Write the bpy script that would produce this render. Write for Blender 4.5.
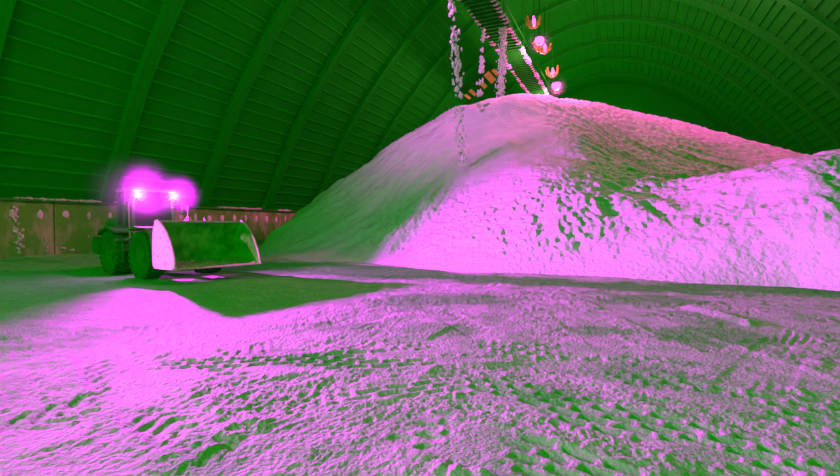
import bpy, math, random
import numpy as np
from mathutils import Vector, Matrix, Euler

random.seed(7); RNG = np.random.default_rng(7)
scene = bpy.context.scene
COL = scene.collection
for o in list(bpy.data.objects): bpy.data.objects.remove(o)

# ------------------------------------------------------------------ camera, world, exposure, lamps
F, CX, HY, CAMH = 440.0, 420.0, 226.0, 1.7
cam = bpy.data.cameras.new('camera'); cam.sensor_width = 36; cam.lens = 36*F/840
camo = bpy.data.objects.new('camera', cam); COL.objects.link(camo)
camo.location = (0, 0, CAMH)
camo.rotation_euler = (math.radians(90) - math.atan((238-HY)/F), 0, 0)
cam.clip_start = .05; cam.clip_end = 500
scene.camera = camo
scene.view_settings.view_transform = 'Standard'
scene.view_settings.look = 'None'
scene.view_settings.exposure = 0.0
scene.view_settings.gamma = 1.0
scene.view_settings.use_curve_mapping = False

w = bpy.data.worlds.new('world'); scene.world = w; w.use_nodes = True
w.node_tree.nodes['Background'].inputs[0].default_value = (0.0, 1.0, 0.0, 1)
w.node_tree.nodes['Background'].inputs[1].default_value = 0.82

def lamp(name, kind, loc, power, color, size=.1, target=None, angle=100, blend=.3, parent=None):
    l = bpy.data.lights.new(name, kind); l.energy = power; l.color = color; l.shadow_soft_size = size
    if kind == 'SPOT':
        l.spot_size = math.radians(angle); l.spot_blend = blend
    o = bpy.data.objects.new(name, l); COL.objects.link(o); o.location = loc
    if target is not None:
        o.rotation_euler = (Vector(target)-Vector(loc)).to_track_quat('-Z', 'Y').to_euler()
    return o

AU = (.418, .908)          # building axis on the ground, as seen: it runs away to the right
def ax(u, v, z): return Vector((.418*u + .908*v, .908*u - .418*v, z))
def to_uv(x, y): return .418*x + .908*y, .908*x - .418*y

# loader lamps on the cab, wide floods pointing along its heading
LROOT = Vector((-9.32, 15.82, 0)); LHEAD = math.radians(-35.6)
HD = Vector((math.cos(LHEAD), math.sin(LHEAD), 0)); LD = Vector((-HD.y, HD.x, 0))
def loc_w(x, y, z): return LROOT + HD*x + LD*y + Vector((0, 0, z))
BEAM = math.radians(-35.6+13)
bd = Vector((math.cos(BEAM), math.sin(BEAM), .14))
for s in (-1, 1):
    p = loc_w(-.42, s*.62, 2.80)
    lamp('cab_work_light', 'SPOT', p, 36000 if s < 0 else 37000, (.95, .003, 1.0) if s < 0 else (.88, .003, 1.0), .06, p+bd*5, 122, .75)
    lamp('cab_lamp_spill', 'POINT', loc_w(-.28, s*.60, 2.80), 260, (.9, .03, 1.0), .08)
# unseen spots added at left: one on the side plate, one filling the foreground
q = loc_w(3.18, -1.38, 1.12); p = q-LD*12; p.z = 4.6
lamp('side_plate_spot', 'SPOT', p, 26000, (1, .04, .95), .1, q, 8.2, .25)
lamp('foreground_fill', 'SPOT', p+Vector((.6, -.4, 0)), 13500, (1, .01, .95), .15, Vector((2.2, 4.4, 0)), 44, .8)
# flood lamps along the conveyor gallery, plus added unseen ones for flank and far roof
p = ax(21.5, -10.5, 15.3); lamp('gallery_flood_and_fill', 'SPOT', p, 4000, (1, .06, .95), .2, Vector((2.2, 29.3, 9.2)), 98, .85)  # unseen spot, set off the row to light the left flank
for u, pw in ((33.5, 6000), (44.5, 8000)):
    lamp('gallery_flood_and_fill', 'POINT', ax(u, -5.75, 14.3), pw, (1, .07, .5), .22)
lamp('gallery_flood_and_fill', 'POINT', ax(57, -5.75, 14.3), 1400, (.7, .45, .4), .22)  # added out of sight behind the heap to light the far roof
lamp('gallery_flood_and_fill', 'POINT', ax(70, -5.75, 14.3), 1400, (.7, .45, .4), .22)  # added likewise, for the far end wall
# unseen flood added above the frame to light the right flank
lamp('right_flank_fill', 'POINT', Vector((22, 33.5, 19.6)), 14500, (1, .02, .5), .25)

# ------------------------------------------------------------------ helpers
def tag(o, label=None, cat=None, group=None, kind=None):
    if label: o['label'] = label
    if cat: o['category'] = cat
    if group: o['group'] = group
    if kind: o['kind'] = kind
    return o
def empty(name, loc=(0, 0, 0), rz=0):
    o = bpy.data.objects.new(name, None); COL.objects.link(o); o.location = loc; o.rotation_euler = (0, 0, rz)
    o.empty_display_size = .2
    return o

class MB:
    def __init__(s): s.v = []; s.f = []
    def add(s, vs, fs):
        n = len(s.v); s.v += [tuple(p) for p in vs]; s.f += [tuple(n+i for i in f) for f in fs]; return s
    def box(s, c, d, rot=None, taper=1.0):
        c = Vector(c); vs = []
        for z in (-.5, .5):
            k = taper if z > 0 else 1
            for x, y in ((-.5, -.5), (.5, -.5), (.5, .5), (-.5, .5)):
                p = Vector((x*d[0]*k, y*d[1]*k, z*d[2]))
                if rot is not None: p = rot @ p
                vs.append(c+p)
        return s.add(vs, [(3, 2, 1, 0), (4, 5, 6, 7), (0, 1, 5, 4), (1, 2, 6, 5), (2, 3, 7, 6), (3, 0, 4, 7)])
    def bar(s, a, b, w, h=None, up=(0, 0, 1)):
        a = Vector(a); b = Vector(b); h = h or w; d = (b-a); L = d.length; d.normalize(); up = Vector(up)
        if abs(d.dot(up)) > .98: up = Vector((1, 0, 0))
        sd = d.cross(up).normalized(); u = sd.cross(d)
        vs = []
        for p in (a, b):
            for i, j in ((-.5, -.5), (.5, -.5), (.5, .5), (-.5, .5)): vs.append(p+sd*(i*w)+u*(j*h))
        return s.add(vs, [(3, 2, 1, 0), (4, 5, 6, 7), (0, 1, 5, 4), (1, 2, 6, 5), (2, 3, 7, 6), (3, 0, 4, 7)])
    def tube(s, pts, r, n=8):
        pts = [Vector(p) for p in pts]; rings = []
        for i, p in enumerate(pts):
            d = (pts[min(i+1, len(pts)-1)]-pts[max(i-1, 0)]).normalized()
            a = Vector((0, 0, 1)) if abs(d.z) < .9 else Vector((1, 0, 0))
            e1 = d.cross(a).normalized(); e2 = d.cross(e1)
            rr = r[i] if isinstance(r, (list, tuple)) else r
            rings.append([p+(e1*math.cos(2*math.pi*k/n)+e2*math.sin(2*math.pi*k/n))*rr for k in range(n)])
        vs = [q for rg in rings for q in rg]; fs = []
        for i in range(len(pts)-1):
            for k in range(n):
                fs.append((i*n+k, i*n+(k+1) % n, (i+1)*n+(k+1) % n, (i+1)*n+k))
        fs.append(tuple(range(n-1, -1, -1))); fs.append(tuple((len(pts)-1)*n+k for k in range(n)))
        return s.add(vs, fs)
    def lathe_y(s, prof, n=32, c=(0, 0, 0)):       # prof: (radius, y); revolved about the local y axis
        c = Vector(c); m = len(prof); vs = []; fs = []
        for k in range(n):
            a = 2*math.pi*k/n
            for r, y in prof: vs.append(c+Vector((r*math.cos(a), y, r*math.sin(a))))
        for k in range(n):
            for i in range(m-1):
                a, b = k*m+i, ((k+1) % n)*m+i
                fs.append((a, a+1, b+1, b))
        return s.add(vs, fs)
    def prism_y(s, poly, y0, y1):                  # poly in (x, z), extruded along y
        n = len(poly)
        vs = [(x, y0, z) for x, z in poly]+[(x, y1, z) for x, z in poly]
        fs = [tuple(range(n)), tuple(range(2*n-1, n-1, -1))]
        for i in range(n): fs.append((i, n+i, n+(i+1) % n, (i+1) % n))
        return s.add(vs, fs)
    def lump(s, c, r, n=0):
        t = (1+5**.5)/2
        P = [(-1, t, 0), (1, t, 0), (-1, -t, 0), (1, -t, 0), (0, -1, t), (0, 1, t), (0, -1, -t), (0, 1, -t), (t, 0, -1), (t, 0, 1), (-t, 0, -1), (-t, 0, 1)]
        Fc = [(0, 11, 5), (0, 5, 1), (0, 1, 7), (0, 7, 10), (0, 10, 11), (1, 5, 9), (5, 11, 4), (11, 10, 2), (10, 7, 6), (7, 1, 8), (3, 9, 4), (3, 4, 2), (3, 2, 6), (3, 6, 8), (3, 8, 9), (4, 9, 5), (2, 4, 11), (6, 2, 10), (8, 6, 7), (9, 8, 1)]
        c = Vector(c); rr = r if isinstance(r, (tuple, list)) else (r, r, r)
        vs = []
        for p in P:
            k = random.uniform(.6, 1.15)/1.9
            vs.append(c+Vector((p[0]*rr[0]*k, p[1]*rr[1]*k, p[2]*rr[2]*k)))
        return s.add(vs, Fc)
    def mesh(s, name):
        m = bpy.data.meshes.new(name); m.from_pydata(s.v, [], s.f); m.update(); return m
    def build(s, name, mat, parent=None, bevel=0, smooth=False, loc=None):
        m = s.mesh(name); m.materials.append(mat)
        o = bpy.data.objects.new(name, m); COL.objects.link(o)
        if parent: o.parent = parent
        if loc is not None: o.location = loc
        if bevel:
            b = o.modifiers.new('bevel', 'BEVEL'); b.width = bevel; b.segments = 2; b.limit_method = 'ANGLE'
        if smooth:
            for p in m.polygons: p.use_smooth = True
        return o

def mat(name, c, rough=.8, c2=None, scale=4, bump=0, bscale=20, metal=0, emit=0, thr=None, stretch=(1, 1, 1), spec=.2):
    m = bpy.data.materials.new(name); m.use_nodes = True; nt = m.node_tree; b = nt.nodes['Principled BSDF']
    b.inputs['Base Color'].default_value = (*c, 1); b.inputs['Roughness'].default_value = rough; b.inputs['Metallic'].default_value = metal
    b.inputs['Specular IOR Level'].default_value = spec
    if emit:
        b.inputs['Emission Color'].default_value = (*c, 1); b.inputs['Emission Strength'].default_value = emit
    tc = nt.nodes.new('ShaderNodeTexCoord'); mp = nt.nodes.new('ShaderNodeMapping'); mp.inputs['Scale'].default_value = stretch
    nt.links.new(tc.outputs['Object'], mp.inputs['Vector'])
    if c2:
        n = nt.nodes.new('ShaderNodeTexNoise'); n.inputs['Scale'].default_value = scale; n.inputs['Detail'].default_value = 6; n.inputs['Roughness'].default_value = .6
        nt.links.new(mp.outputs[0], n.inputs['Vector'])
        r = nt.nodes.new('ShaderNodeValToRGB'); lo, hi = thr or (.4, .62)
        r.color_ramp.elements[0].position = lo; r.color_ramp.elements[1].position = hi
        r.color_ramp.elements[0].color = (*c, 1); r.color_ramp.elements[1].color = (*c2, 1)
        nt.links.new(n.outputs['Fac'], r.inputs['Fac']); nt.links.new(r.outputs['Color'], b.inputs['Base Color'])
    if bump:
        n2 = nt.nodes.new('ShaderNodeTexNoise'); n2.inputs['Scale'].default_value = bscale; n2.inputs['Detail'].default_value = 5
        nt.links.new(tc.outputs['Object'], n2.inputs['Vector'])
        bp = nt.nodes.new('ShaderNodeBump'); bp.inputs['Strength'].default_value = bump; bp.inputs['Distance'].default_value = .05
        nt.links.new(n2.outputs['Fac'], bp.inputs['Height']); nt.links.new(bp.outputs['Normal'], b.inputs['Normal'])
    return m

M_salt = mat('salt', (.58, .88, .58), .9, (.5, .86, .5), 1.5, .7, 11)
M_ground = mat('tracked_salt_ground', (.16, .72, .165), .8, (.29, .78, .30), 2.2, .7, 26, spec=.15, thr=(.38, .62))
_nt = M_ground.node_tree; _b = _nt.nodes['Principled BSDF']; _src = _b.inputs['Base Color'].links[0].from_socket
_at = _nt.nodes.new('ShaderNodeAttribute'); _at.attribute_name = 'wet_shade'  # wet ground plus painted shade where lamp light is dimmed
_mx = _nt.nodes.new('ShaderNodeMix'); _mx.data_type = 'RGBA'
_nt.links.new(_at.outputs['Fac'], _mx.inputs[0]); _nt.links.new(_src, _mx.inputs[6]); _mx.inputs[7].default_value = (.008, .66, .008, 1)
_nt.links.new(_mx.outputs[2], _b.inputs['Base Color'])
M_skin = mat('roof_cladding', (.0006, .35, .0006), .95, (.0008, .38, .0008), .6, spec=.05)
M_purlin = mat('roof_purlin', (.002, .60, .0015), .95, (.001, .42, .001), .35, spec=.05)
M_rib = mat('arch_rib', (.0015, .40, .0015), .95, (.001, .37, .001), 1.2, spec=.05)
M_conc = mat('push_wall_concrete', (.13, .42, .045), .9, (.6, .5, .36), 1.1, .3, 12, thr=(.50, .74), stretch=(1, 1, .55))
M_concb = mat('wall_concrete_plain', (.03, .32, .015), .9)
M_saltcrust = mat('salt_crust', (.95, .70, .9), .9, (.8, .62, .7), 5)
M_tyre = mat('tyre_rubber', (.006, .26, .006), .9, (.012, .30, .01), 3, spec=.05)
M_body = mat('loader_paint', (.02, .30, .01), .7, (.10, .30, .03), 5, spec=.1)
M_dark = mat('loader_dark_metal', (.006, .26, .006), .7, (.02, .3, .01), 6, spec=.1)
M_bucket = mat('bucket_worn_steel', (.006, .44, .005), .8, (.07, .70, .03), 2.6, spec=.1)
M_bplate = mat('bucket_bare_side', (.80, .62, .80), .7, (.55, .3, .15), 7, thr=(.585, .63))
M_edge = mat('bucket_worn_rim', (.55, .5, .42), .6, (.30, .45, .2), 8)
M_glass = mat('cab_glass', (.004, .12, .004), .25, spec=.1)
M_lens = mat('lamp_lens', (1, .012, 1), .3, emit=5)
M_flood = mat('flood_lens', (1, .06, .98), .3, emit=6)
M_small = mat('small_lamp_lens', (1, .11, .75), .3, emit=3)
M_orange_lit = mat('orange_lit_bracket', (.75, .62, .06), .7, (.5, .45, .05), 6)  # colour holds the orange light that falls on the lamp brackets
M_conv = mat('conveyor_timber', (.002, .26, .002), .9, (.004, .30, .003), 3, spec=.05)
M_joist = mat('salted_joist_end', (.85, .62, .72), .9, (.55, .5, .45), 6)
M_board = mat('lit_roof_board', (.70, .75, .10), .8, (.45, .6, .06), 5)  # carries the lamps' orange light as its own colour
M_handrail = mat('handrail', (.30, .5, .2), .5)

# ------------------------------------------------------------------ noise
_perm = RNG.permutation(512)
def _h(i, j): return _perm[(_perm[i & 511] + j) & 511]
_ang = RNG.uniform(0, 2*np.pi, 512); _gx, _gy = np.cos(_ang), np.sin(_ang)
def noise(x, y):
    xi = np.floor(x).astype(int); yi = np.floor(y).astype(int); xf = x-xi; yf = y-yi
    u = xf*xf*xf*(xf*(xf*6-15)+10); v = yf*yf*yf*(yf*(yf*6-15)+10)
    def g(a, b):
        k = _h(xi+a, yi+b); return _gx[k]*(xf-a)+_gy[k]*(yf-b)
    n0 = g(0, 0)*(1-u)+g(1, 0)*u; n1 = g(0, 1)*(1-u)+g(1, 1)*u
    return (n0*(1-v)+n1*v)*1.5
def fbm(x, y, o=4, g=.5):
    r = 0; a = 1
    for k in range(o):
        r = r+a*noise(x*2**k+17*k, y*2**k-31*k); a *= g
    return r
def ridge(x, y, o=3):
    r = 0; a = 1
    for k in range(o):
        r = r+a*(1-2*np.abs(noise(x*2**k+9*k, y*2**k+5*k))); a *= .5
    return r
def worley(x, y):
    xi = np.floor(x).astype(int); yi = np.floor(y).astype(int); d = np.full(x.shape, 9.)
    for a in (-1, 0, 1):
        for b in (-1, 0, 1):
            k = _h(xi+a, yi+b); k2 = _h(xi+a+77, yi+b+31)
            d = np.minimum(d, (xi+a+k/512-x)**2+(yi+b+k2/512-y)**2)
    return np.sqrt(d)
def sstep(a, b, x):
    t = np.clip((x-a)/(b-a), 0, 1); return t*t*(3-2*t)

# pixel helpers (used only to measure where things stand)
def gp(px, py, z=0.0):
    Z = F*(CAMH-z)/(py-HY); return (px-CX)/F*Z, Z
def at(px, py, Z): return Vector(((px-CX)/F*Z, Z, CAMH+(HY-py)/F*Z))

def grid_object(name, X, Y, Z, material, keep=None, smooth=True):
    nr, nc = X.shape
    co = np.stack([X, Y, Z], -1).reshape(-1, 3).astype(np.float32)
    idx = np.arange(nr*nc).reshape(nr, nc)
    q = np.stack([idx[:-1, :-1], idx[:-1, 1:], idx[1:, 1:], idx[1:, :-1]], -1).reshape(-1, 4)
    if keep is not None: q = q[keep[:-1, :-1].reshape(-1)]
    m = bpy.data.meshes.new(name)
    m.vertices.add(len(co)); m.vertices.foreach_set('co', co.ravel())
    m.loops.add(q.size); m.loops.foreach_set('vertex_index', q.ravel().astype(np.int32))
    m.polygons.add(len(q)); m.polygons.foreach_set('loop_start', np.arange(0, q.size, 4, dtype=np.int32))
    m.polygons.foreach_set('loop_total', np.full(len(q), 4, dtype=np.int32))
    m.polygons.foreach_set('use_smooth', np.full(len(q), smooth))
    m.update(calc_edges=True); m.validate()
    m.materials.append(material)
    o = bpy.data.objects.new(name, m); COL.objects.link(o); return o

# ------------------------------------------------------------------ floor
def track(z, x, y, x0, y0, x1, y1, wd, depth, kind, seed):
    dx, dy = x1-x0, y1-y0; L = math.hypot(dx, dy); dx /= L; dy /= L
    s = (x-x0)*dx+(y-y0)*dy; t = -(x-x0)*dy+(y-y0)*dx
    t = t+.12*noise(s*.35+seed, s*0+seed*3.1)
    m = sstep(0, .8, s)*sstep(0, .8, L-s)*(1-sstep(wd*.42, wd*.55, np.abs(t)))
    near = m > .01
    if not near.any(): return z
    s_, t_ = s[near], t[near]
    patch = sstep(-.3 if kind == 'block' else -.05, .2 if kind == 'block' else .45, noise(s_*.9+seed, t_*1.5+seed))
    ws = s_+.05*noise(s_*3+seed, t_*3); wt = t_+.04*noise(s_*3+seed+40, t_*3)
    if kind == 'block':
        row = np.floor(wt/.15+.5); fs = (ws/.30+row*.5) % 1; ft = (wt/.15+.5) % 1
        pit = sstep(.06, .2, fs)*sstep(.06, .2, 1-fs)*sstep(.1, .28, ft)*sstep(.1, .28, 1-ft)
    elif kind == 'bar':
        a = (ws-np.abs(wt)*.9)/.21; fs = a % 1
        pit = sstep(.1, .3, fs)*sstep(.1, .3, .75-fs+.1)
    else:
        ft = (wt/.11) % 1; pit = sstep(.1, .4, ft)*sstep(.1, .4, 1-ft)*(.6+.4*noise(ws*1.2, wt*9))
    depth *= (.85 if kind == 'block' else .6); z[near] = z[near]*(1-.75*m[near]*(1 if kind == 'block' else .5))+m[near]*((.22 if kind == 'block' else -.25)*depth-(.85 if kind == 'block' else 1.0)*depth*pit*patch)
    edge = np.exp(-((np.abs(t)-wd*.56)/.07)**2)*sstep(0, .8, s)*sstep(0, .8, L-s)
    z += .35*depth*edge*(.5+.8*noise(s*2.2+seed, t*2))
    return z

def berm(x, y):
    u, v = to_uv(x, y)
    d = v+27.0
    return .16*np.exp(-(np.maximum(d, 0)/.75)**1.5)*(1+.5*noise(u*.8, v*.8))

def floor_h(x, y):
    z = .05*fbm(x*.35, y*.35, 2)
    r = np.hypot(x, y)
    rough = .55+.9*sstep(-.3, .5, noise(x*.3+4, y*.3+8))
    rough = rough*(1-.55*sstep(10, 15, r))
    z += .009*rough*fbm(x*2.3, y*2.3, 3)
    # smeared streaks that follow the wheels: left half runs up to the right, right half runs straight away
    for (ax_, ay_, sel) in ((.47, .88, 1-sstep(-1, 1.5, x)), (-.1, .99, sstep(2.0, 4.5, x)), (.77, -.64, sstep(-1, .5, x)*(1-sstep(3, 5, x)))):
        s = x*ax_+y*ay_; t = -x*ay_+y*ax_
        z += sel*rough*(.0065*ridge(t*6.5+.6*noise(s*.8, t), s*1.5, 3)-.003)
    z += .0055*rough*fbm(x*15, y*15, 3, .6)*(1-sstep(9, 16, r))
    z += .005*rough*(ridge(x*8+.4*noise(x*3, y*3), y*8, 2)-.6)*(1-sstep(7, 12, r))
    z += .011*sstep(5, 8, r)*(1-sstep(15, 22, r))*fbm(x*5.5, y*5.5, 3, .65)*(.5+sstep(-.3, .4, noise(x*.6+1, y*.6)))
    # heaped clods in front of the camera
    cl = sstep(-.05, .5, noise(x*.55+2.1, y*.55+6.3))*np.exp(-((x-.2)/1.9)**2-((y-3.4)/1.1)**2)*1.5
    cl = np.clip(cl+.35*np.exp(-((x-2.9)/.8)**2-((y-4.9)/.5)**2), 0, 1)
    wv = worley(x*5.2, y*5.2); wv2 = worley(x*11+3, y*11)
    z += cl*(.085*np.clip(.62-wv, 0, 1)+.03*np.clip(.5-wv2, 0, 1))
    far = sstep(5, 12, r)*sstep(0, .5, noise(x*.4+11, y*.4))
    z += far*.03*np.clip(.5-worley(x*3, y*3), 0, 1)
    T = [(-4.6, 1.5, 2.5, 14.5, .62, .030, 'bar'), (-2.75, .6, 4.4, 13.7, .62, .028, 'bar'), (-6.6, 3.2, -1, 13.5, .6, .025, 'bar'),
         (-3.6, 5.1, 1.6, 5.9, .75, .045, 'block'), (-1.2, 4.2, .6, 5.0, .6, .03, 'block'), (.3, 5.1, 4.6, 1.5, .8, .055, 'block'), (1.7, 5.3, 6.0, 1.9, .7, .05, 'block'),
         (-.3, 4.0, 2.8, 1.6, .7, .04, 'block'), (4.2, 1.5, 4.0, 13.5, .65, .035, 'rib'), (5.7, 3, 5.5, 12.5, .6, .035, 'rib'), (2.6, 5.2, 3.0, 13, .6, .03, 'bar'),
         (7.4, 4, 7.6, 11.5, .7, .03, 'rib'), (1.1, 6.2, -1.0, 14, .6, .03, 'bar'), (-5, 12, 9.5, 9.0, .65, .035, 'block'), (-4, 10.4, 8.5, 7.6, .6, .03, 'block'),
         (-6, 9.5, 3, 11.5, .6, .03, 'bar'), (0, 15.5, 9, 11.5, .6, .05, 'bar'), (-7, 7.8, -2, 7.0, .6, .03, 'bar'), (6.5, 7.5, 3.2, 4.2, .6, .03, 'rib'), (-.8, 6.4, 4.5, 5.4, .7, .035, 'block'), (-5, 6.4, -1.5, 3.2, .6, .03, 'bar'), (3.2, 4.2, 7, 3.4, .7, .04, 'block'), (-3, 15, 4, 14.3, .6, .05, 'bar')]
    for i, t in enumerate(T): z = track(z, x, y, *t[:6], t[6], 3.7*i+1)
    # a straight scraped lip on the right
    s = y-7.4; t = x-(5.72-.07*(y-7.3))
    z += .10*np.exp(-(t/.10)**2)*sstep(0, .2, s)*sstep(0, .3, 1.9-s)
    # low salt heaped along the foot of the wall
    z += berm(x, y)
    return z

rs = [1.6]
while rs[-1] < 46:
    r = rs[-1]; rs.append(r+min(max(.0012*r*r, .008), .13))
rs = np.array(rs); th = np.radians(np.linspace(-60, 57, 880))
R, TH = np.meshgrid(rs, th, indexing='ij')
FX, FY = R*np.sin(TH), R*np.cos(TH)
FZ = floor_h(FX, FY)
U_, V_ = to_uv(FX, FY)
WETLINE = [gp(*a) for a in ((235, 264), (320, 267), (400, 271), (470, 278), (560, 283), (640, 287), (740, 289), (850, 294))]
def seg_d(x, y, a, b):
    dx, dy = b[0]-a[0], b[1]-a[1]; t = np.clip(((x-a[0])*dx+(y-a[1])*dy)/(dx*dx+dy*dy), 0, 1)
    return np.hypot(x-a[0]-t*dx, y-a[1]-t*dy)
def wet_shade_map(x, y):
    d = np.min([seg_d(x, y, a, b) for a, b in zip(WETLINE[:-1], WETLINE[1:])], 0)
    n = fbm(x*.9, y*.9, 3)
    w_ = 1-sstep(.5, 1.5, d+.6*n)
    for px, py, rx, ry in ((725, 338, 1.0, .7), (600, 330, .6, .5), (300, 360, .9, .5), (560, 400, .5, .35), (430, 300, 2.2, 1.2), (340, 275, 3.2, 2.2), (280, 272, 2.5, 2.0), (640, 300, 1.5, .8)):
        a, b = gp(px, py); w_ = np.maximum(w_, .75*(1-sstep(.5, 1.2, np.hypot((x-a)/rx, (y-b)/ry)+.5*n)))  # wet patches; those right of the bucket also tone down a lit streak
    w_ = np.maximum(w_, 1.1*(1-sstep(1.7, 2.8, seg_d(x, y, gp(225, 266), gp(395, 272))+.3*n)))  # painted shade over the lit streak right of the bucket
    w_ = np.maximum(w_, .80*np.exp(-((x+6.3)/4.6)**2-((y-9.8)/3.2)**2)*(.9+.3*n))  # painted dimming of the bright lamp pool before the loader
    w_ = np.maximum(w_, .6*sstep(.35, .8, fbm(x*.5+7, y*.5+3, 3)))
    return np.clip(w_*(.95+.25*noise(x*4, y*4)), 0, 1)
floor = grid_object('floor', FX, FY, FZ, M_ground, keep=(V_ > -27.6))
_a = floor.data.attributes.new('wet_shade', 'FLOAT', 'POINT'); _a.data.foreach_set('value', wet_shade_map(FX, FY).astype(np.float32).ravel())
tag(floor, 'tyre-tracked salt-covered ground with tread prints and ridges', kind='structure')
# ground that runs on around it
mb = MB(); mb.add([ax(-8, -29, -.3), ax(-8, 23, -.3), ax(82, 23, -.3), ax(82, -29, -.3), ax(-8, -29, -.5), ax(-8, 23, -.5), ax(82, 23, -.5), ax(82, -29, -.5)],
       [(3, 2, 1, 0), (4, 5, 6, 7), (0, 1, 5, 4), (1, 2, 6, 5), (2, 3, 7, 6), (3, 0, 4, 7)])
o = mb.build('floor_base', M_ground, floor)

# ------------------------------------------------------------------ salt pile
PK = 30.0
ctrl = []
def C(px, py, Z): p = at(px, py, Z); ctrl.append((p.x, p.y, p.z))
for px, py in ((300, 261), (335, 262), (370, 263), (400, 266), (435, 270), (470, 273), (520, 274), (560, 275), (600, 277), (660, 281), (700, 283), (750, 285), (800, 287), (840, 290)):
    x, y = gp(px, py); ctrl.append((x, y, 0))
    ctrl.append((x-.55, y-.85, -.35))
ctrl += [(-12, 29.5, 0), (-13, 32, 0), (-9, 25, -.05), (14, 10.3, 0), (18, 8.6, 0), (24, 7.2, 0), (12.6, 9.7, -.35)]
for a in ((250, 236, 33), (275, 227, 33), (300, 213, 32.5), (350, 178, 31.5), (400, 146, 31), (440, 124, 30.5), (480, 108, 30), (512, 98, 30), (550, 100, 30.3),
          (600, 108, 31), (650, 118, 31.5), (700, 130, 31.5), (750, 145, 31), (800, 159, 30),
          (330, 235, 26), (360, 225, 25.5), (400, 220, 23.2), (400, 180, 27), (350, 205, 28.5), (450, 200, 22.5), (450, 150, 27), (430, 245, 19.2), (470, 235, 18.6), (500, 230, 18), (500, 190, 20.8),
          (480, 170, 23.5), (470, 130, 28.5), (500, 140, 26), (520, 115, 28.5), (560, 230, 17), (560, 180, 19.6), (540, 150, 24.2), (560, 118, 28), (580, 143, 24.7), (600, 164, 22.2), (620, 181, 20.2), (635, 198, 18.4), (600, 240, 16.1), (600, 197, 18.2), (610, 120, 29.5), (610, 140, 27), (640, 155, 26), (650, 135, 29),
          (650, 250, 14.9), (650, 205, 16.8), (660, 172, 24), (690, 178, 22.5), (750, 163, 26), (700, 240, 14.3), (700, 204, 16.1), (715, 181, 22), (700, 152, 26.8), (725, 191, 16.1), (760, 175, 15.6), (800, 163, 15.2), (840, 155, 15.1), (875, 149, 14.9), (930, 141, 14.9),
          (800, 230, 12.9), (750, 235, 13.6), (840, 230, 12.3), (760, 200, 14.7), (840, 190, 13.4)):
    C(*a)
ctrl += [(12.4, 43.6, 9.2), (9, 36.5, 9.8), (-6, 44, 1.5), (-13, 40, -.5), (-1, 42, 4.5), (29, 29, 5), (26, 44, 4), (20, 14.9, 5.2), (30, 15, 4), (18.5, 19.5, 3.6), (22, 24, 4.4), (34, 30, 1.5), (16, 50, 6), (-4, 52, -.5), (30, 50, 1)]
ctrl = np.array(ctrl)
def tps_fit(P):
    n = len(P); d = np.hypot(P[:, None, 0]-P[None, :, 0], P[:, None, 1]-P[None, :, 1])
    K = np.where(d > 0, d*d*np.log(d+1e-12), 0)+np.eye(n)*.6
    A = np.zeros((n+3, n+3)); A[:n, :n] = K; A[:n, n] = 1; A[:n, n+1:] = P[:, :2]; A[n, :n] = 1; A[n+1:, :n] = P[:, :2].T
    b = np.zeros(n+3); b[:n] = P[:, 2]; return np.linalg.solve(A, b)
TW = tps_fit(ctrl)
def tps(x, y):
    r = TW[-3]+TW[-2]*x+TW[-1]*y
    for (a, b, _), w_ in zip(ctrl, TW):
        d2 = (x-a)**2+(y-b)**2+1e-12
        r = r+w_*.5*d2*np.log(d2)
    return r
def pile_h(x, y):
    h = tps(x, y)
    up = sstep(.1, 1.2, h)
    # lower face: scraped, clodded salt; upper faces: smooth runs of poured salt
    low = 1-sstep(2.6, 5.2, h-.12*(x-6))
    h = h+up*.11*fbm(x*.45, y*.45, 3)
    # pour runnels down the left flank, fanned from the peak
    dx, dy = x-6.1, y-30; an = np.arctan2(dy, dx); rr = np.hypot(dx, dy)
    left = 1-sstep(.3, 2.3, x-.25*(y-24))
    h = h+left*up*sstep(1.0, 4, rr)*(.32*ridge(an*10+.8*noise(rr*.3, an*4), rr*.12, 3)-.12)
    # gravelly slope with long streaks on the right flank
    rt = sstep(6.8, 9, x)*sstep(17, 19.5, y)
    s = (x*.72-y*.69); t = (x*.69+y*.72)
    h = h+rt*(.10*ridge(t*1.1, s*.16, 3)+.07*fbm(x*3.4, y*3.4, 3, .65))
    # scraped front: horizontal terracing, cracks and clods
    h = h+low*up*(.06*fbm(x*1.1, y*1.1, 3, .55)+.05*fbm(x*4.2, y*4.2, 3, .6)*(.5+sstep(-.2, .4, noise(x*.7, y*.7)))+.05*np.clip(.6-worley(x*2.6, y*2.6), 0, 1)*sstep(0, .4, noise(x*.5+3, y*.5)))
    h = h+low*up*(1-sstep(6.5, 9, x))*(.13*np.clip(.5-worley(x*3.1, y*3.1), 0, 1)+.05*fbm(x*5, y*5, 2)-.16*np.clip(.22-worley(x*1.7+5, y*1.7), 0, 1))
    h = h+low*up*.035*ridge(h*2.2+.4*noise(x*.6, y*.6), (x-y)*.35, 2)
    # slumped notches on the bank
    for cx, cy, sx, sy, a in ((8.9, 16.7, .22, .7, .36), (7.6, 17.2, .4, .5, .22), (5.1, 17.6, .35, .25, .16), (3.6, 19.6, .4, .3, .16)):
        h = h-a*np.exp(-((x-cx)/sx)**2-((y-cy)/sy)**2)*(1+.4*noise(x*3, y*3))
    v = .908*x-.418*y
    return h-sstep(17.5, 20.8, v)*(np.maximum(h, 0)+.6)-sstep(-21, -24, v)*(np.maximum(h, 0)+.6)
gx = np.concatenate([np.arange(-14.5, -2, .1), np.arange(-2, 17.5, .062), np.arange(17.5, 30, .13)]); gy = np.concatenate([np.arange(6.6, 22, .06), np.arange(22, 33, .085), np.arange(33, 54, .3)])
PX, PY = np.meshgrid(gx, gy)
PZ = pile_h(PX, PY)
kp = PZ > -.12
kp2 = kp.copy(); kp2[:-1, :-1] = kp[:-1, :-1] | kp[1:, :-1] | kp[:-1, 1:] | kp[1:, 1:]
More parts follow.
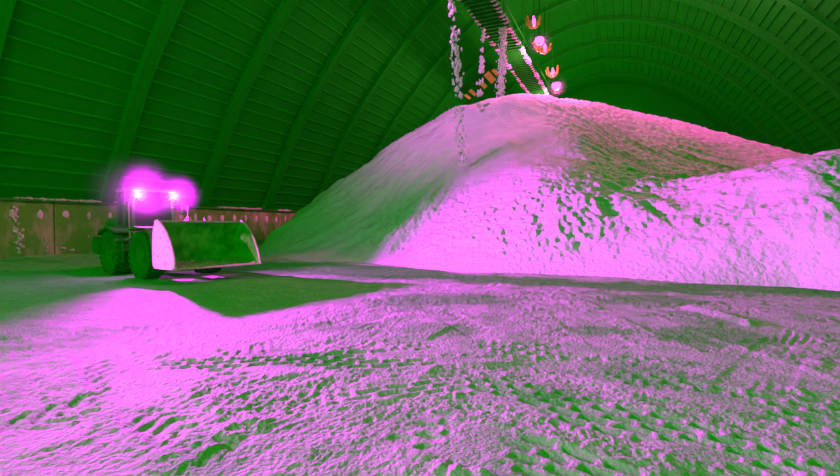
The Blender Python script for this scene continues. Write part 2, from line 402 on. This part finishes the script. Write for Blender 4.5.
M_pile = mat('heap_salt', (.52, .88, .52), .9, (.44, .87, .45), 1.5, 1.0, 7)
_nt = M_pile.node_tree; _b = _nt.nodes['Principled BSDF']; _src = _b.inputs['Base Color'].links[0].from_socket
_at = _nt.nodes.new('ShaderNodeAttribute'); _at.attribute_name = 'dirt'
_mx = _nt.nodes.new('ShaderNodeMix'); _mx.data_type = 'RGBA'
_nt.links.new(_at.outputs['Fac'], _mx.inputs[0]); _nt.links.new(_src, _mx.inputs[6]); _mx.inputs[7].default_value = (.05, .75, .02, 1)
_nt.links.new(_mx.outputs[2], _b.inputs['Base Color'])
def dirt_map(x, y, h):
    s_ = x*.72-y*.69; t_ = x*.69+y*.72
    z_ = sstep(8.2, 10.5, x-.25*(22-y)*0)*sstep(18.5, 20.5, y)*(1-sstep(6.0, 8.6, h))*(1-sstep(17, 20, x))
    st = .45+.75*noise(t_*1.5, s_*.16)+.5*noise(t_*3.1+5, s_*.4)+.5*noise(x*3.2, y*3.2)
    return np.clip(z_*np.clip(st, .1, 1)*1.15, 0, 1)
pile = grid_object('salt_pile', PX, PY, np.maximum(PZ, -.2), M_pile, keep=kp2)
_a = pile.data.attributes.new('dirt', 'FLOAT', 'POINT'); _a.data.foreach_set('value', dirt_map(PX, PY, PZ).astype(np.float32).ravel())
tag(pile, 'huge pale salt heap with a pointed crest and a scraped lower face', 'salt heap')

# ------------------------------------------------------------------ building shell
VC = -3.0                       # ridge line
prof = [(24.6, 2.6), (24.2, 3.4), (22.5, 6.7), (20.9, 9.7), (19.2, 12.1), (17.1, 14.7), (14.0, 18.0), (10.6, 20.8), (7.0, 22.9), (3.4, 24.2), (0, 24.7)]
def smooth_prof(P, n):
    P = [Vector((a, b, 0)) for a, b in P]; out = []
    for i in range(len(P)-1):
        p0, p1, p2, p3 = P[max(i-1, 0)], P[i], P[i+1], P[min(i+2, len(P)-1)]
        for k in range(n):
            t = k/n
            out.append(.5*((2*p1)+(p2-p0)*t+(2*p0-5*p1+4*p2-p3)*t*t+(3*p1-p0-3*p2+p3)*t**3))
    out.append(P[-1]); return [(p.x, p.y) for p in out]
SP = smooth_prof(prof, 4)
def full_profile(off):
    out = []
    n = len(SP)
    for i, (r, z) in enumerate(SP):
        a = SP[max(i-1, 0)]; b = SP[min(i+1, n-1)]
        tx, tz = b[0]-a[0], b[1]-a[1]; L = math.hypot(tx, tz)
        nx, nz = tz/L, -tx/L               # outward
        if i == n-1: nx, nz = 0, 1
        out.append((r+nx*off, z+nz*off))
    return [(-r, z) for r, z in out]+[(r, z) for r, z in out[-2::-1]]
def shell(name, o0, o1, u0, u1, m, parent=None):
    A, B = full_profile(o0), full_profile(o1); n = len(A); vs = []
    for u in (u0, u1):
        for P in (A, B):
            vs += [ax(u, VC+r, z) for r, z in P]
    fs = []
    for i in range(n-1):
        fs += [(i, i+1, 2*n+i+1, 2*n+i), (n+i+1, n+i, 3*n+i, 3*n+i+1), (i+1, i, n+i, n+i+1), (2*n+i, 2*n+i+1, 3*n+i+1, 3*n+i)]
    fs += [(0, 2*n, 3*n, n), (n-1, 2*n-1, 4*n-1, 3*n-1)]
    return MB().add(vs, fs).build(name, m, parent)
ceiling = shell('ceiling', .55, .75, -6, 80, M_skin)
tag(ceiling, 'dark arched roof of boards on curved ribs', kind='structure')
RU = [3.1+6.4*k for k in range(-1, 12)]
for u in RU:
    rb = shell('arch_rib', .15, .55, u-.34, u+.34, M_rib, ceiling)
    shell('rib_flange', .11, .15, u-.38, u-.22, M_rib, rb)
    shell('rib_flange', .11, .15, u+.22, u+.38, M_rib, rb)
# purlins between the ribs: one board per bay
SPd = smooth_prof(prof, 20); purl = []
acc = 0; last = SPd[0]
nextd = 1.0
for p in SPd[1:]:
    acc += math.hypot(p[0]-last[0], p[1]-last[1])
    if acc >= nextd:
        purl.append((p[0], p[1], math.atan2(p[1]-last[1], -(p[0]-last[0])))); nextd += .86
    last = p
pm = MB().box((0, 0, 0), (6.4-.68, .10, .12)).mesh('purlin'); pm.materials.append(M_purlin)
rest = MB(); cnt = 0
bays = list(zip(RU[:-1], RU[1:]))
AXROT = math.atan2(.908, .418)
for bi, (u0, u1) in enumerate(bays):
    for side in (-1, 1):
        for pi, (r, z, a) in enumerate(purl):
            off = .49
            nx, nz = math.sin(a), math.cos(a)
            rr, zz = r+nx*off, z+nz*off
            c = ax((u0+u1)/2, VC+side*rr, zz)
            # orientation: local x along the axis, local z along the roof normal
            vdir = Vector((.908, -.418, 0)); udir = Vector((.418, .908, 0))
            nrm = (vdir*(side*nx)+Vector((0, 0, nz))).normalized()
            ydir = nrm.cross(udir)
            rot = Matrix((udir, ydir, nrm)).transposed()
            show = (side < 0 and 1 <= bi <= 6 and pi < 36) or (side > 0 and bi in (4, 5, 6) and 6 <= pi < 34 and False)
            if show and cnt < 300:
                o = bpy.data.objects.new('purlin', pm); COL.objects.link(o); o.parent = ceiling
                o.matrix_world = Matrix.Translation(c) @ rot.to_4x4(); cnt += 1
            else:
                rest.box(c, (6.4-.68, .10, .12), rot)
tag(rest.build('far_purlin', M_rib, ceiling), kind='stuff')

# side walls: low concrete push walls
def wall(name, v, side):
    mb = MB()
    vs = [ax(u, v+d, z) for u in (-6, 80) for d, z in ((0, -.3), (side*.5, -.3), (side*.5, 2.9), (0, 2.9))]
    mb.add(vs, [(0, 1, 2, 3), (7, 6, 5, 4), (0, 4, 5, 1), (1, 5, 6, 2), (2, 6, 7, 3), (3, 7, 4, 0)])
    o = mb.build(name, M_concb); tag(o, kind='structure'); return o
wl = wall('wall_left', -27.32, -1); wr = wall('wall_right', 21.4, 1)
for k in range(16):
    u0 = 3.4+3.2*k
    mb = MB(); vs = [ax(u, -27.3+d, z) for u in (u0+.02, u0+3.18) for d, z in ((-.05, -.2), (.12, -.2), (.12, 2.93), (-.05, 2.93))]
    mb.add(vs, [(0, 1, 2, 3), (7, 6, 5, 4), (0, 4, 5, 1), (1, 5, 6, 2), (2, 6, 7, 3), (3, 7, 4, 0)])
    mb.build('concrete_panel', M_conc, wl, bevel=.02)
# ledge on the wall, with salt lying on it in places
mb = MB(); mb.bar(ax(-6, -27.25, 3.0), ax(80, -27.25, 3.0), .5, .12); mb.build('wall_ledge', M_concb, wl)
for a, b in ((5, 8.6), (9.0, 10.6), (11.2, 15.2), (23.3, 27.4), (29.5, 31), (16, 19)):
    mb = MB(); n = 14
    for i in range(n):
        u = a+(b-a)*(i+.5)/n
        mb.lump(ax(u, -27.05, 3.07), ((b-a)/n*.9, .2, random.uniform(.06, .13)))
    mb.build('salt_on_ledge', M_saltcrust, wl)
# crusted tie holes in a row along the wall
for k in range(24):
    u = 9.0+1.13*k
    mb = MB(); n = 12; c = ax(u, -27.16, 2.27+random.uniform(-.08, .08)); rx = random.uniform(.10, .2); rz = random.uniform(.18, .33)
    ud = Vector((.418, .908, 0)); vd = Vector((.908, -.418, 0))
    ring = [c+ud*(rx*math.cos(2*math.pi*i/n)*random.uniform(.75, 1.1))+Vector((0, 0, rz*math.sin(2*math.pi*i/n)*random.uniform(.75, 1.1))) for i in range(n)]
    mb.add([c+vd*.06]+ring, [(0, i+1, (i+1) % n+1) for i in range(n)])
    mb.build('salt_crusted_tie_hole', M_saltcrust, wl)
# splashed salt streaks on the panels
for u, z0, z1, wdt in ((11.35, .9, 2.7, .22), (11.5, .4, 1.6, .3), (9.4, .5, .9, .3), (13.6, .4, .8, .5), (15.5, .5, 1.5, .16), (14.6, .9, 1.3, .2), (12.6, .4, 1.1, .15)):
    mb = MB(); n = int((z1-z0)/.09)
    for i in range(n):
        z = z0+(z1-z0)*i/n
        if random.random() < .3: continue
        mb.lump(ax(u+random.uniform(-1, 1)*wdt*.5, -27.16, z), (wdt*.6*random.uniform(.4, 1), wdt*.35, .1))
    mb.build('salt_splash', M_saltcrust, wl)
# far end wall
P = full_profile(.6); n = len(P)
mb = MB(); pts = [(-24.6, -.3)]+P+[(24.6, -.3)]
mb.add([ax(79.5, VC+r, z) for r, z in pts]+[ax(80, VC+r, z) for r, z in pts], [tuple(range(len(pts))), tuple(range(2*len(pts)-1, len(pts)-1, -1))])
tag(mb.build('wall_back', M_skin), kind='structure')

def roof_hit(px, py, off=.3):
    for u in np.arange(6, 78, .1):
        X = (px-CX)/F; t = u/(.418*X+.908); v = (.908*X-.418)*t; z = CAMH+(HY-py)/F*t
        r = abs(v-VC)
        zr = np.interp(-r, [-a for a, b in SP], [b for a, b in SP])
        if z >= zr-.2: return u, v, z
    return None

# ------------------------------------------------------------------ wheel loader
L = empty('wheel_loader', LROOT, LHEAD)
tag(L, 'dark articulated wheel loader with glaring cab lamps and raised wide bucket', 'wheel loader')
R_T, W_T = .76, .58
def tyre_mesh():
    p = [(.40, -.20), (.44, -.25), (.60, -.28), (.69, -.275), (.725, -.25), (.735, 0), (.725, .25), (.69, .275), (.60, .28), (.44, .25), (.40, .20), (.40, -.20)]
    return MB().lathe_y(p, 40)
def tread_mesh():
    mb = MB(); n = 22
    for k in range(n):
        for s in (-1, 1):
            a = 2*math.pi*(k+(.5 if s > 0 else 0))/n
            rot = Matrix.Rotation(-a, 3, 'Y') @ Matrix.Rotation(s*.45, 3, 'X')
            er = Vector((math.cos(a), 0, math.sin(a)))
            mb.box(er*.735+Vector((0, s*.13, 0)), (.075, .30, .105), Matrix.Rotation(-a, 3, 'Y') @ Matrix.Rotation(s*.5, 3, 'X'))
            mb.box(er*.685+Vector((0, s*.275, 0)), (.13, .035, .10), Matrix.Rotation(-a, 3, 'Y'))
    return mb
def rim_mesh():
    mb = MB(); mb.lathe_y([(.41, -.18), (.42, -.21), (.36, -.17), (.22, -.08), (.16, -.08), (.14, -.16), (.0, -.17)], 32)
    mb.lathe_y([(.0, .17), (.14, .16), (.16, .08), (.22, .08), (.36, .17), (.42, .21), (.41, .18)], 32)
    for k in range(10):
        a = 2*math.pi*k/10
        for y in (-.11, .11): mb.box((.19*math.cos(a), y, .19*math.sin(a)), (.035, .06, .035))
    return mb
tm, trm, rm = tyre_mesh().mesh('tyre'), tread_mesh().mesh('tread'), rim_mesh().mesh('rim')
for m_, mm in ((tm, M_tyre), (trm, M_tyre), (rm, M_body)): m_.materials.append(mm)
for p in tm.polygons: p.use_smooth = True
for x, y in ((1.3, -.98), (1.3, .98), (-1.15, -.98), (-1.15, .98)):
    t = bpy.data.objects.new('tyre', tm); COL.objects.link(t); t.parent = L; t.location = (x, y, R_T)
    for nm, me in (('tread', trm), ('rim', rm)):
        c = bpy.data.objects.new(nm, me); COL.objects.link(c); c.parent = t
# axles
for x in (1.3, -1.15):
    MB().tube([(x, -.85, R_T), (x, -.3, R_T), (x, 0, R_T), (x, .3, R_T), (x, .85, R_T)], [.13, .15, .24, .15, .13], 12).build('axle', M_dark, L)
# front frame with loader tower
mb = MB(); mb.prism_y([(.1, .55), (1.9, .55), (1.95, .95), (1.55, 1.75), (1.2, 1.8), (.7, 1.2), (.1, 1.1)], -.36, .36)
ff = mb.build('front_frame', M_body, L, bevel=.02)
for s in (-1, 1):
    MB().prism_y([(.55, 1.60), (1.0, 1.68), (1.75, 1.66), (2.1, 1.42), (2.1, 1.38), (1.72, 1.6), (1.0, 1.62), (.55, 1.54)], s*.70, s*1.26).build('fender', M_dark, L)
    MB().bar((1.2, s*.36, 1.45), (1.2, s*.72, 1.6), .08).build('fender_bracket', M_dark, L)
    MB().prism_y([(2.10, 1.42), (2.14, 1.42), (2.24, .62), (2.20, .62)], s*.48, s*1.28).build('light_block_flap', M_tyre, L)  # flap added to keep lamp light off the ground under the bucket
MB().tube([(.15, 0, .6), (.15, 0, 1.15)], .14, 12).build('articulation_joint', M_dark, L)
# rear frame, engine hood, counterweight
MB().prism_y([(.05, .55), (-2.85, .55), (-2.95, .95), (.05, 1.2)], -.45, .45).build('rear_frame', M_body, L, bevel=.02)
hood = MB().prism_y([(-1.45, 1.1), (-2.9, 1.0), (-2.95, 1.75), (-2.7, 1.98), (-1.45, 2.12)], -.62, .62).build('engine_hood', M_body, L, bevel=.06, loc=(-.38, 0, 0))
for s in (-1, 1):
    for k in range(6): MB().box((-2.05-.1*k, s*.63, 1.55), (.05, .03, .5)).build('hood_slat', M_dark, hood)
MB().prism_y([(-2.5, .6), (-3.1, .7), (-3.1, 1.2), (-2.9, 1.3), (-2.5, 1.0)], -1.0, 1.0).build('counterweight', M_dark, L, bevel=.05, loc=(-.38, 0, 0))
MB().tube([(-1.95, .3, 2.0), (-1.95, .3, 2.7), (-2.02, .3, 2.85)], .06, 10).build('exhaust_pipe', M_dark, L, loc=(-.38, 0, 0))
for s in (-1, 1):
    MB().prism_y([(-.55, 1.55), (-1.3, 1.68), (-2.0, 1.55), (-2.1, 1.35), (-2.05, 1.35), (-1.95, 1.48), (-1.3, 1.6), (-.55, 1.47)], s*.66, s*1.26).build('fender', M_dark, L)
    st = MB(); [st.box((-.42, s*1.0, z), (.42, .36, .04)) for z in (.5, .85, 1.2)]; st.bar((-.2, s*1.15, .45), (-.2, s*1.15, 1.3), .05); st.bar((-.62, s*1.15, .45), (-.62, s*1.15, 1.3), .05)
    st.build('access_steps', M_dark, L)
    MB().tube([(-.05, s*.98, 1.3), (-.05, s*1.0, 2.45), (-.12, s*.86, 2.55)], .022, 8).build('handrail', M_handrail, L)
# cab: frame, panes, roof
cabb = MB().prism_y([(-.15, 1.15), (-1.5, 1.15), (-1.5, 1.75), (-.15, 1.6)], -.72, .72).build('cab', M_body, L, bevel=.03, loc=(-.38, 0, 0))
for x, tx in ((-.12, -.24), (-1.48, -1.4), (-.85, -.85)):
    for s in (-1, 1):
        MB().bar((x, s*.69, 1.55), (tx, s*.64, 2.95), .09, .09).build('cab_pillar', M_dark, cabb)
MB().box((-.8, 0, 3.02), (1.6, 1.5, .16), taper=.92).build('cab_roof', M_body, cabb, bevel=.04)
MB().add([(-.15, -.64, 1.6), (-.15, .64, 1.6), (-.26, .6, 2.92), (-.26, -.6, 2.92), (-.17, -.64, 1.6), (-.17, .64, 1.6), (-.28, .6, 2.92), (-.28, -.6, 2.92)], [(0, 1, 2, 3), (7, 6, 5, 4)]).build('windscreen', M_glass, cabb)
for s in (-1, 1):
    MB().add([(-.2, s*.68, 1.7), (-.8, s*.68, 1.7), (-.82, s*.63, 2.9), (-.28, s*.63, 2.9)], [(0, 1, 2, 3)]).build('side_pane', M_glass, cabb)
    MB().add([(-.9, s*.68, 1.75), (-1.44, s*.68, 1.75), (-1.38, s*.63, 2.9), (-.88, s*.63, 2.9)], [(0, 1, 2, 3)]).build('side_pane', M_glass, cabb)
    mr = MB(); mr.tube([(-.15, s*.68, 2.5), (.05, s*.95, 2.55), (.05, s*1.0, 2.5)], .018, 6); mr.box((.05, s*1.0, 2.3), (.05, .18, .34)); mr.build('mirror', M_dark, cabb, bevel=.015)
# work lamps: a pair at each front corner of the cab roof, a headlamp on each front fender
def work_lamp(x, y, z, r, lensm=M_lens):
    h = MB().tube([(x-.14, y, z), (x-.10, y, z), (x, y, z), (x+.02, y, z)], [r*.5, r*.85, r*1.12, r*1.15], 20).build('work_lamp', M_dark, L)
    MB().tube([(x+.015, y, z), (x+.05, y, z), (x+.07, y, z)], [r, r*.85, r*.4], 20).build('lens', lensm, h)
    MB().bar((x-.08, y, z), (x-.08, y, z+.2), .05).build('bracket', M_dark, h)
for s in (-1, 1):
    work_lamp(-.52, s*.76, 2.80, .17); work_lamp(-.52, s*.40, 2.80, .17)
    work_lamp(1.62, s*.80, 1.80, .09, M_small)
# lift arms, cylinders, tilt linkage
for s in (-1, 1):
    MB().prism_y([(1.15, 1.72), (1.35, 1.82), (2.1, 1.42), (2.52, .95), (2.52, .68), (2.36, .66), (1.95, 1.15), (1.2, 1.52)], s*.40-.06, s*.40+.06).build('lift_arm', M_body, L, bevel=.015)
    MB().tube([(.85, s*.3, .85), (1.5, s*.34, .95), (1.5, s*.34, .95), (2.15, s*.38, 1.05)], [.075, .075, .04, .04], 10).build('lift_cylinder', M_dark, L)
MB().prism_y([(1.75, 1.15), (1.95, 1.15), (2.15, 1.75), (2.1, 2.0), (1.95, 2.0), (1.85, 1.7)], -.07, .07).build('tilt_lever', M_body, L, bevel=.01)
MB().tube([(1.2, 0, 1.7), (1.6, 0, 1.82), (1.6, 0, 1.82), (2.02, 0, 1.93)], [.085, .085, .045, .045], 10).build('tilt_cylinder', M_dark, L)
MB().tube([(1.88, 0, 1.22), (2.53, 0, 1.1)], .05, 8).build('tilt_link', M_dark, L)
# bucket
BW = 1.36
prof_b = [(3.92, .46), (3.0, .45), (2.76, .49), (2.64, .62), (2.60, .92), (2.60, 1.25), (2.66, 1.55), (2.80, 1.82)]
pr = smooth_prof(prof_b, 4)
mb = MB(); n = len(pr); th_ = .035; vs = []; fs = []
cen = (3.3, 1.1)
for y in (-BW, BW):
    for k in (0, 1):
        for x, z in pr:
            d = Vector((x-cen[0], z-cen[1])).normalized()*th_*k; vs.append((x+d.x, y, z+d.y))
for i in range(n-1):
    fs += [(i, i+1, 2*n+i+1, 2*n+i), (n+i+1, n+i, 3*n+i, 3*n+i+1), (i, n+i, n+i+1, i+1), (2*n+i+1, 3*n+i+1, 3*n+i, 2*n+i)]
fs += [(0, 2*n, 3*n, n), (n-1, 2*n-1, 4*n-1, 3*n-1)]
bk = mb.add(vs, fs).build('bucket', M_bucket, L)
side = [(3.95, .45), (3.0, .43), (2.66, .43), (2.56, .52), (2.55, .92), (2.56, 1.30), (2.62, 1.58), (2.74, 1.86), (2.86, 1.87), (3.14, 1.73), (3.42, 1.50), (3.64, 1.22), (3.80, .92), (3.89, .68)]
for s in (-1, 1):
    sp = MB().prism_y(side, s*BW-.022, s*BW+.022).build('side_plate', M_bplate if s < 0 else M_bucket, bk)
    if s < 0: tag(sp, 'bare pale side plate with rusty spots')
    # rim along the front edge of each plate
    rimp = [(x, s*BW, z) for x, z in side[8:]]+[(3.95, s*BW, .45)]
    MB().tube(rimp, .035, 6).build('plate_rim', M_edge, bk)
MB().box((2.80, 0, 1.84), (.16, 2*BW, .06)).build('top_rim', M_edge, bk, bevel=.01)
MB().prism_y([(3.75, .42), (4.05, .45), (3.9, .49), (3.75, .49)], -BW-.03, BW+.03).build('cutting_edge', M_edge, bk)
# salt left in the bucket
mb = MB()
for i in range(420):
    x = random.uniform(2.68, 3.8); y = random.uniform(-BW+.05, BW-.05)
    mb.lump((x, y, .47+.16*max(0, 1-(x-2.68)/.9)*random.random()), random.uniform(.03, .09))
tag(mb.build('caked_salt', mat('caked_salt', (.22, .52, .14), .9, (.35, .5, .25), 6), bk), kind='stuff')
for s in (-1, 1):
    MB().prism_y([(2.36, .62), (2.555, .66), (2.555, 1.25), (2.38, 1.1)], s*.40-.12, s*.40-.08).build('bucket_lug', M_dark, bk)
    MB().prism_y([(2.36, .62), (2.555, .66), (2.555, 1.25), (2.38, 1.1)], s*.40+.08, s*.40+.12).build('bucket_lug', M_dark, bk)

# ------------------------------------------------------------------ conveyor gallery under the roof
CW = 13.4      # height above the camera
CVL, CVR = -8.8, -7.1
cg = empty('conveyor_gallery', ax(20, (CVL+CVR)/2, CAMH+CW))
tag(cg, 'long timber conveyor gallery with salt-whitened joist ends under the roof', 'conveyor')
def child(o, parent):
    o.parent = parent; o.matrix_parent_inverse = Matrix.Translation(-parent.location); return o
ZC = CAMH+CW
for v in (CVL+.1, CVR-.1):
    child(MB().bar(ax(8, v, ZC+.22), ax(60, v, ZC+.22), .14, .3).build('side_beam', M_conv), cg)
    child(MB().bar(ax(8, v, ZC+1.3), ax(60, v, ZC+1.3), .04, .05).build('hand_rail', M_conv), cg)
child(MB().bar(ax(8, (CVL+CVR)/2, ZC+.42), ax(60, (CVL+CVR)/2, ZC+.42), 1.3, .06).build('conveyor_belt', M_conv), cg)
jm = MB().box((0, 0, 0), (.12, CVR-CVL+.25, .14)).mesh('joist'); jm.materials.append(M_conv)
em = []
for k in range(3):
    b = MB()
    for j in range(4): b.lump((random.uniform(-.05, .05), random.uniform(-.12, .12), random.uniform(-.04, .06)), (random.uniform(.09, .15), random.uniform(.14, .24), random.uniform(.08, .13)))
    m_ = b.mesh('salted_end'); m_.materials.append(M_joist); em.append(m_)
u = 18.0
while u < 50:
    j = bpy.data.objects.new('joist', jm); COL.objects.link(j); j.rotation_euler = (0, 0, math.atan2(.908, .418)); j.location = ax(u, (CVL+CVR)/2, ZC)
    child(j, cg)
    for v in (CVL, CVR):
        if random.random() < .88:
            e = bpy.data.objects.new('salted_end', random.choice(em)); COL.objects.link(e); e.parent = j
            e.location = (0, -(v-(CVL+CVR)/2), -.06); e.scale = (random.uniform(.4, .95),)*3
    u += .52
for u in [RU[k] for k in range(3, 9)]:
    for v in (CVL+.1, CVR-.1):
        child(MB().tube([ax(u, v, ZC+.2), ax(u, v, 24.0 if v > -8 else 23.4)], .03, 6).build('hanger_rod', M_conv), cg)

# flood lamps hung beside the gallery and small caged lamps
def flood(p, label, r=.30, drop=.7):
    f = empty('flood_lamp', p); tag(f, label, 'lamp', 'gallery flood lamps')
    child(MB().tube([p+Vector((0, 0, .22)), p+Vector((0, 0, .30)), p+Vector((0, 0, .36)), p+Vector((0, 0, .5))], [r*1.05, r*.9, r*.5, .06], 18).build('lamp_shade', M_dark), f)
    rings = [(r*math.sin(math.pi*k/10)+.001, -r*math.cos(math.pi*k/10)) for k in range(11)]
    b = MB(); n = 18; vs = [p+Vector((a*math.cos(2*math.pi*i/n), a*math.sin(2*math.pi*i/n), z)) for a, z in rings for i in range(n)]
    fs = [(k*n+i, k*n+(i+1) % n, (k+1)*n+(i+1) % n, (k+1)*n+i) for k in range(10) for i in range(n)]
    child(b.add(vs, fs).build('globe', M_flood, smooth=True), f)
    tl = MB(); a0 = p+Vector((-.35, .05, -.05))
    for k in range(5): tl.lump(a0+Vector((.06*k-.02, 0, -.16*k)), (.10, .10, .12))
    child(tl.build('lamp_arm', M_orange_lit), f)
    child(MB().tube([p+Vector((0, 0, .45)), p+Vector((0, 0, 3.2))], .025, 6).build('hanger_rod', M_conv), f)
FL1, FL2 = ax(32.7, -5.75, 15.05), ax(43.8, -5.75, 15.05)
FL1 = at(538, 43, ax(32.7, -5.75, 0).y); FL2 = at(555, 87, ax(43.8, -5.75, 0).y)
flood(FL1, 'bright round flood lamp hanging above the gallery, the upper and nearer one', .32)
flood(FL2, 'bright round flood lamp just above the crest of the heap', .42)
def caged(px, py, Z, label, k=1.0):
    p = at(px, py, Z); f = empty('caged_lamp', p); tag(f, label, 'lamp', 'small caged lamps beside the gallery')
    child(MB().tube([p+Vector((0, 0, -.34*k)), p+Vector((0, 0, -.22*k)), p+Vector((0, 0, -.02*k))], [.08*k, .3*k, .42*k], 12).build('lamp_bowl', M_orange_lit), f)
    for i in range(7):
        a = 2*math.pi*i/7; d = Vector((math.cos(a), math.sin(a), 0))
        child(MB().bar(p+d*.40*k+Vector((0, 0, -.08)), p+d*.50*k+Vector((0, 0, random.uniform(.2, .5)*k)), .09*k, .06*k).build('cage_prong', M_orange_lit), f)
    child(MB().tube([p+Vector((-.05, -.38*k, -.35*k)), p+Vector((-.08, -.42*k, 0)), p+Vector((-.1, -.4*k, .28*k))], [.06*k, .10*k, .05*k], 10).build('lens', M_small), f)
    child(MB().tube([p+Vector((0, 0, -.1)), p+Vector((0, 0, 3.0))], .025, 6).build('hanger_rod', M_conv), f)
caged(532, 26, 29.0, 'small orange caged lamp, topmost of the row beside the gallery')
caged(543, 51, 31.5, 'small orange caged lamp just below the upper round flood lamp')
caged(551, 75, 37.0, 'small orange caged lamp just above the lower round flood lamp', 1.05)

# roof boards with orange lamp light put into their colour
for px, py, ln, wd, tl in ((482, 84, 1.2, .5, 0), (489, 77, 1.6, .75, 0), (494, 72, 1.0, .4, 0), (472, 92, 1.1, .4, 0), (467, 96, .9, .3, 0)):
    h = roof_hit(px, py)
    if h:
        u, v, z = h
        MB().bar(ax(u-ln, v+.05, z-.25), ax(u+ln, v+.05, z-.25), wd, .08, up=Vector((.6, 0, -.7))).build('lit_board', M_board, ceiling)

# ------------------------------------------------------------------ falling salt
def stream(top, bot, w0, w1, n, smin, smax, label, gap=.3):
    mb = MB(); a = Vector(top); b = Vector(bot)
    for i in range(n):
        t = random.random(); w_ = w0+(w1-w0)*t
        if noise(np.array([t*9+n]), np.array([n*.37]))[0] < -gap: continue
        p = a.lerp(b, t)+Vector((random.gauss(0, w_*.4), random.gauss(0, w_*.4), 0))
        s = random.uniform(smin, smax)
        mb.lump(p, (s*.7, s*.7, s*random.uniform(.9, 1.7)))
    o = mb.build('falling_salt', M_salt); tag(o, label, 'falling salt', kind='stuff'); return o
stream(at(447, -60, 24.6), at(463, 166, 24.0), .30, .36, 300, .05, .15, 'coarse stream of salt lumps falling in front of the heap, leftmost', .5)
stream(at(483, 30, 30.0), at(478, 108, 29.3), .10, .26, 420, .04, .12, 'thin stream of salt falling on the crest, the middle one')
stream(at(503, 20, 30.0), at(500, 97, 29.9), .26, .36, 900, .03, .09, 'dense grainy column of salt falling on the crest, the right one', .8)

# ------------------------------------------------------------------ scatter balls added to imitate the glow around the lamps
def glow_ball(name, c, r, dens, label):
    b = MB(); n = 24; rings = [(r*math.sin(math.pi*k/14)+.001, -r*math.cos(math.pi*k/14)) for k in range(15)]
    vs = [(a*math.cos(2*math.pi*i/n), a*math.sin(2*math.pi*i/n), z) for a, z in rings for i in range(n)]
    fs = [(k*n+i, k*n+(i+1) % n, (k+1)*n+(i+1) % n, (k+1)*n+i) for k in range(14) for i in range(n)]
    m = bpy.data.materials.new(name); m.use_nodes = True; nt = m.node_tree; nt.nodes.clear()
    out = nt.nodes.new('ShaderNodeOutputMaterial'); vs_ = nt.nodes.new('ShaderNodeVolumeScatter'); vs_.inputs['Color'].default_value = (.95, .9, 1, 1)
    tc = nt.nodes.new('ShaderNodeTexCoord'); ln = nt.nodes.new('ShaderNodeVectorMath'); ln.operation = 'LENGTH'; nt.links.new(tc.outputs['Object'], ln.inputs[0])
    mr = nt.nodes.new('ShaderNodeMapRange'); mr.interpolation_type = 'SMOOTHERSTEP'
    mr.inputs['From Min'].default_value = -r*.3; mr.inputs['From Max'].default_value = r; mr.inputs['To Min'].default_value = dens; mr.inputs['To Max'].default_value = 0
    mr.interpolation_type = 'LINEAR'; mr.inputs['From Min'].default_value = 0; mr.inputs['To Min'].default_value = 1
    pw = nt.nodes.new('ShaderNodeMath'); pw.operation = 'POWER'; pw.inputs[1].default_value = 3.6
    ml = nt.nodes.new('ShaderNodeMath'); ml.operation = 'MULTIPLY'; ml.inputs[1].default_value = dens
    nt.links.new(ln.outputs['Value'], mr.inputs['Value']); nt.links.new(mr.outputs[0], pw.inputs[0]); nt.links.new(pw.outputs[0], ml.inputs[0]); nt.links.new(ml.outputs[0], vs_.inputs['Density']); nt.links.new(vs_.outputs[0], out.inputs['Volume'])
    o = b.add(vs, fs).build(name, m, smooth=True); o.location = c
    tag(o, label, 'dust', kind='stuff'); return o
glow_ball('lamp_glow', loc_w(-.38, -.85, 2.80), 1.75, .34, 'large ball of added lamp glow around the left cab lamps of the loader')
glow_ball('lamp_glow', loc_w(-.3, .58, 2.82), 1.15, .26, 'smaller ball of added lamp glow around the right cab lamps of the loader')
glow_ball('lamp_glow', FL1, 1.1, .10, 'faint added glow around the upper round flood lamp')
glow_ball('lamp_glow', FL2, 1.3, .10, 'faint added glow around the lower round flood lamp')
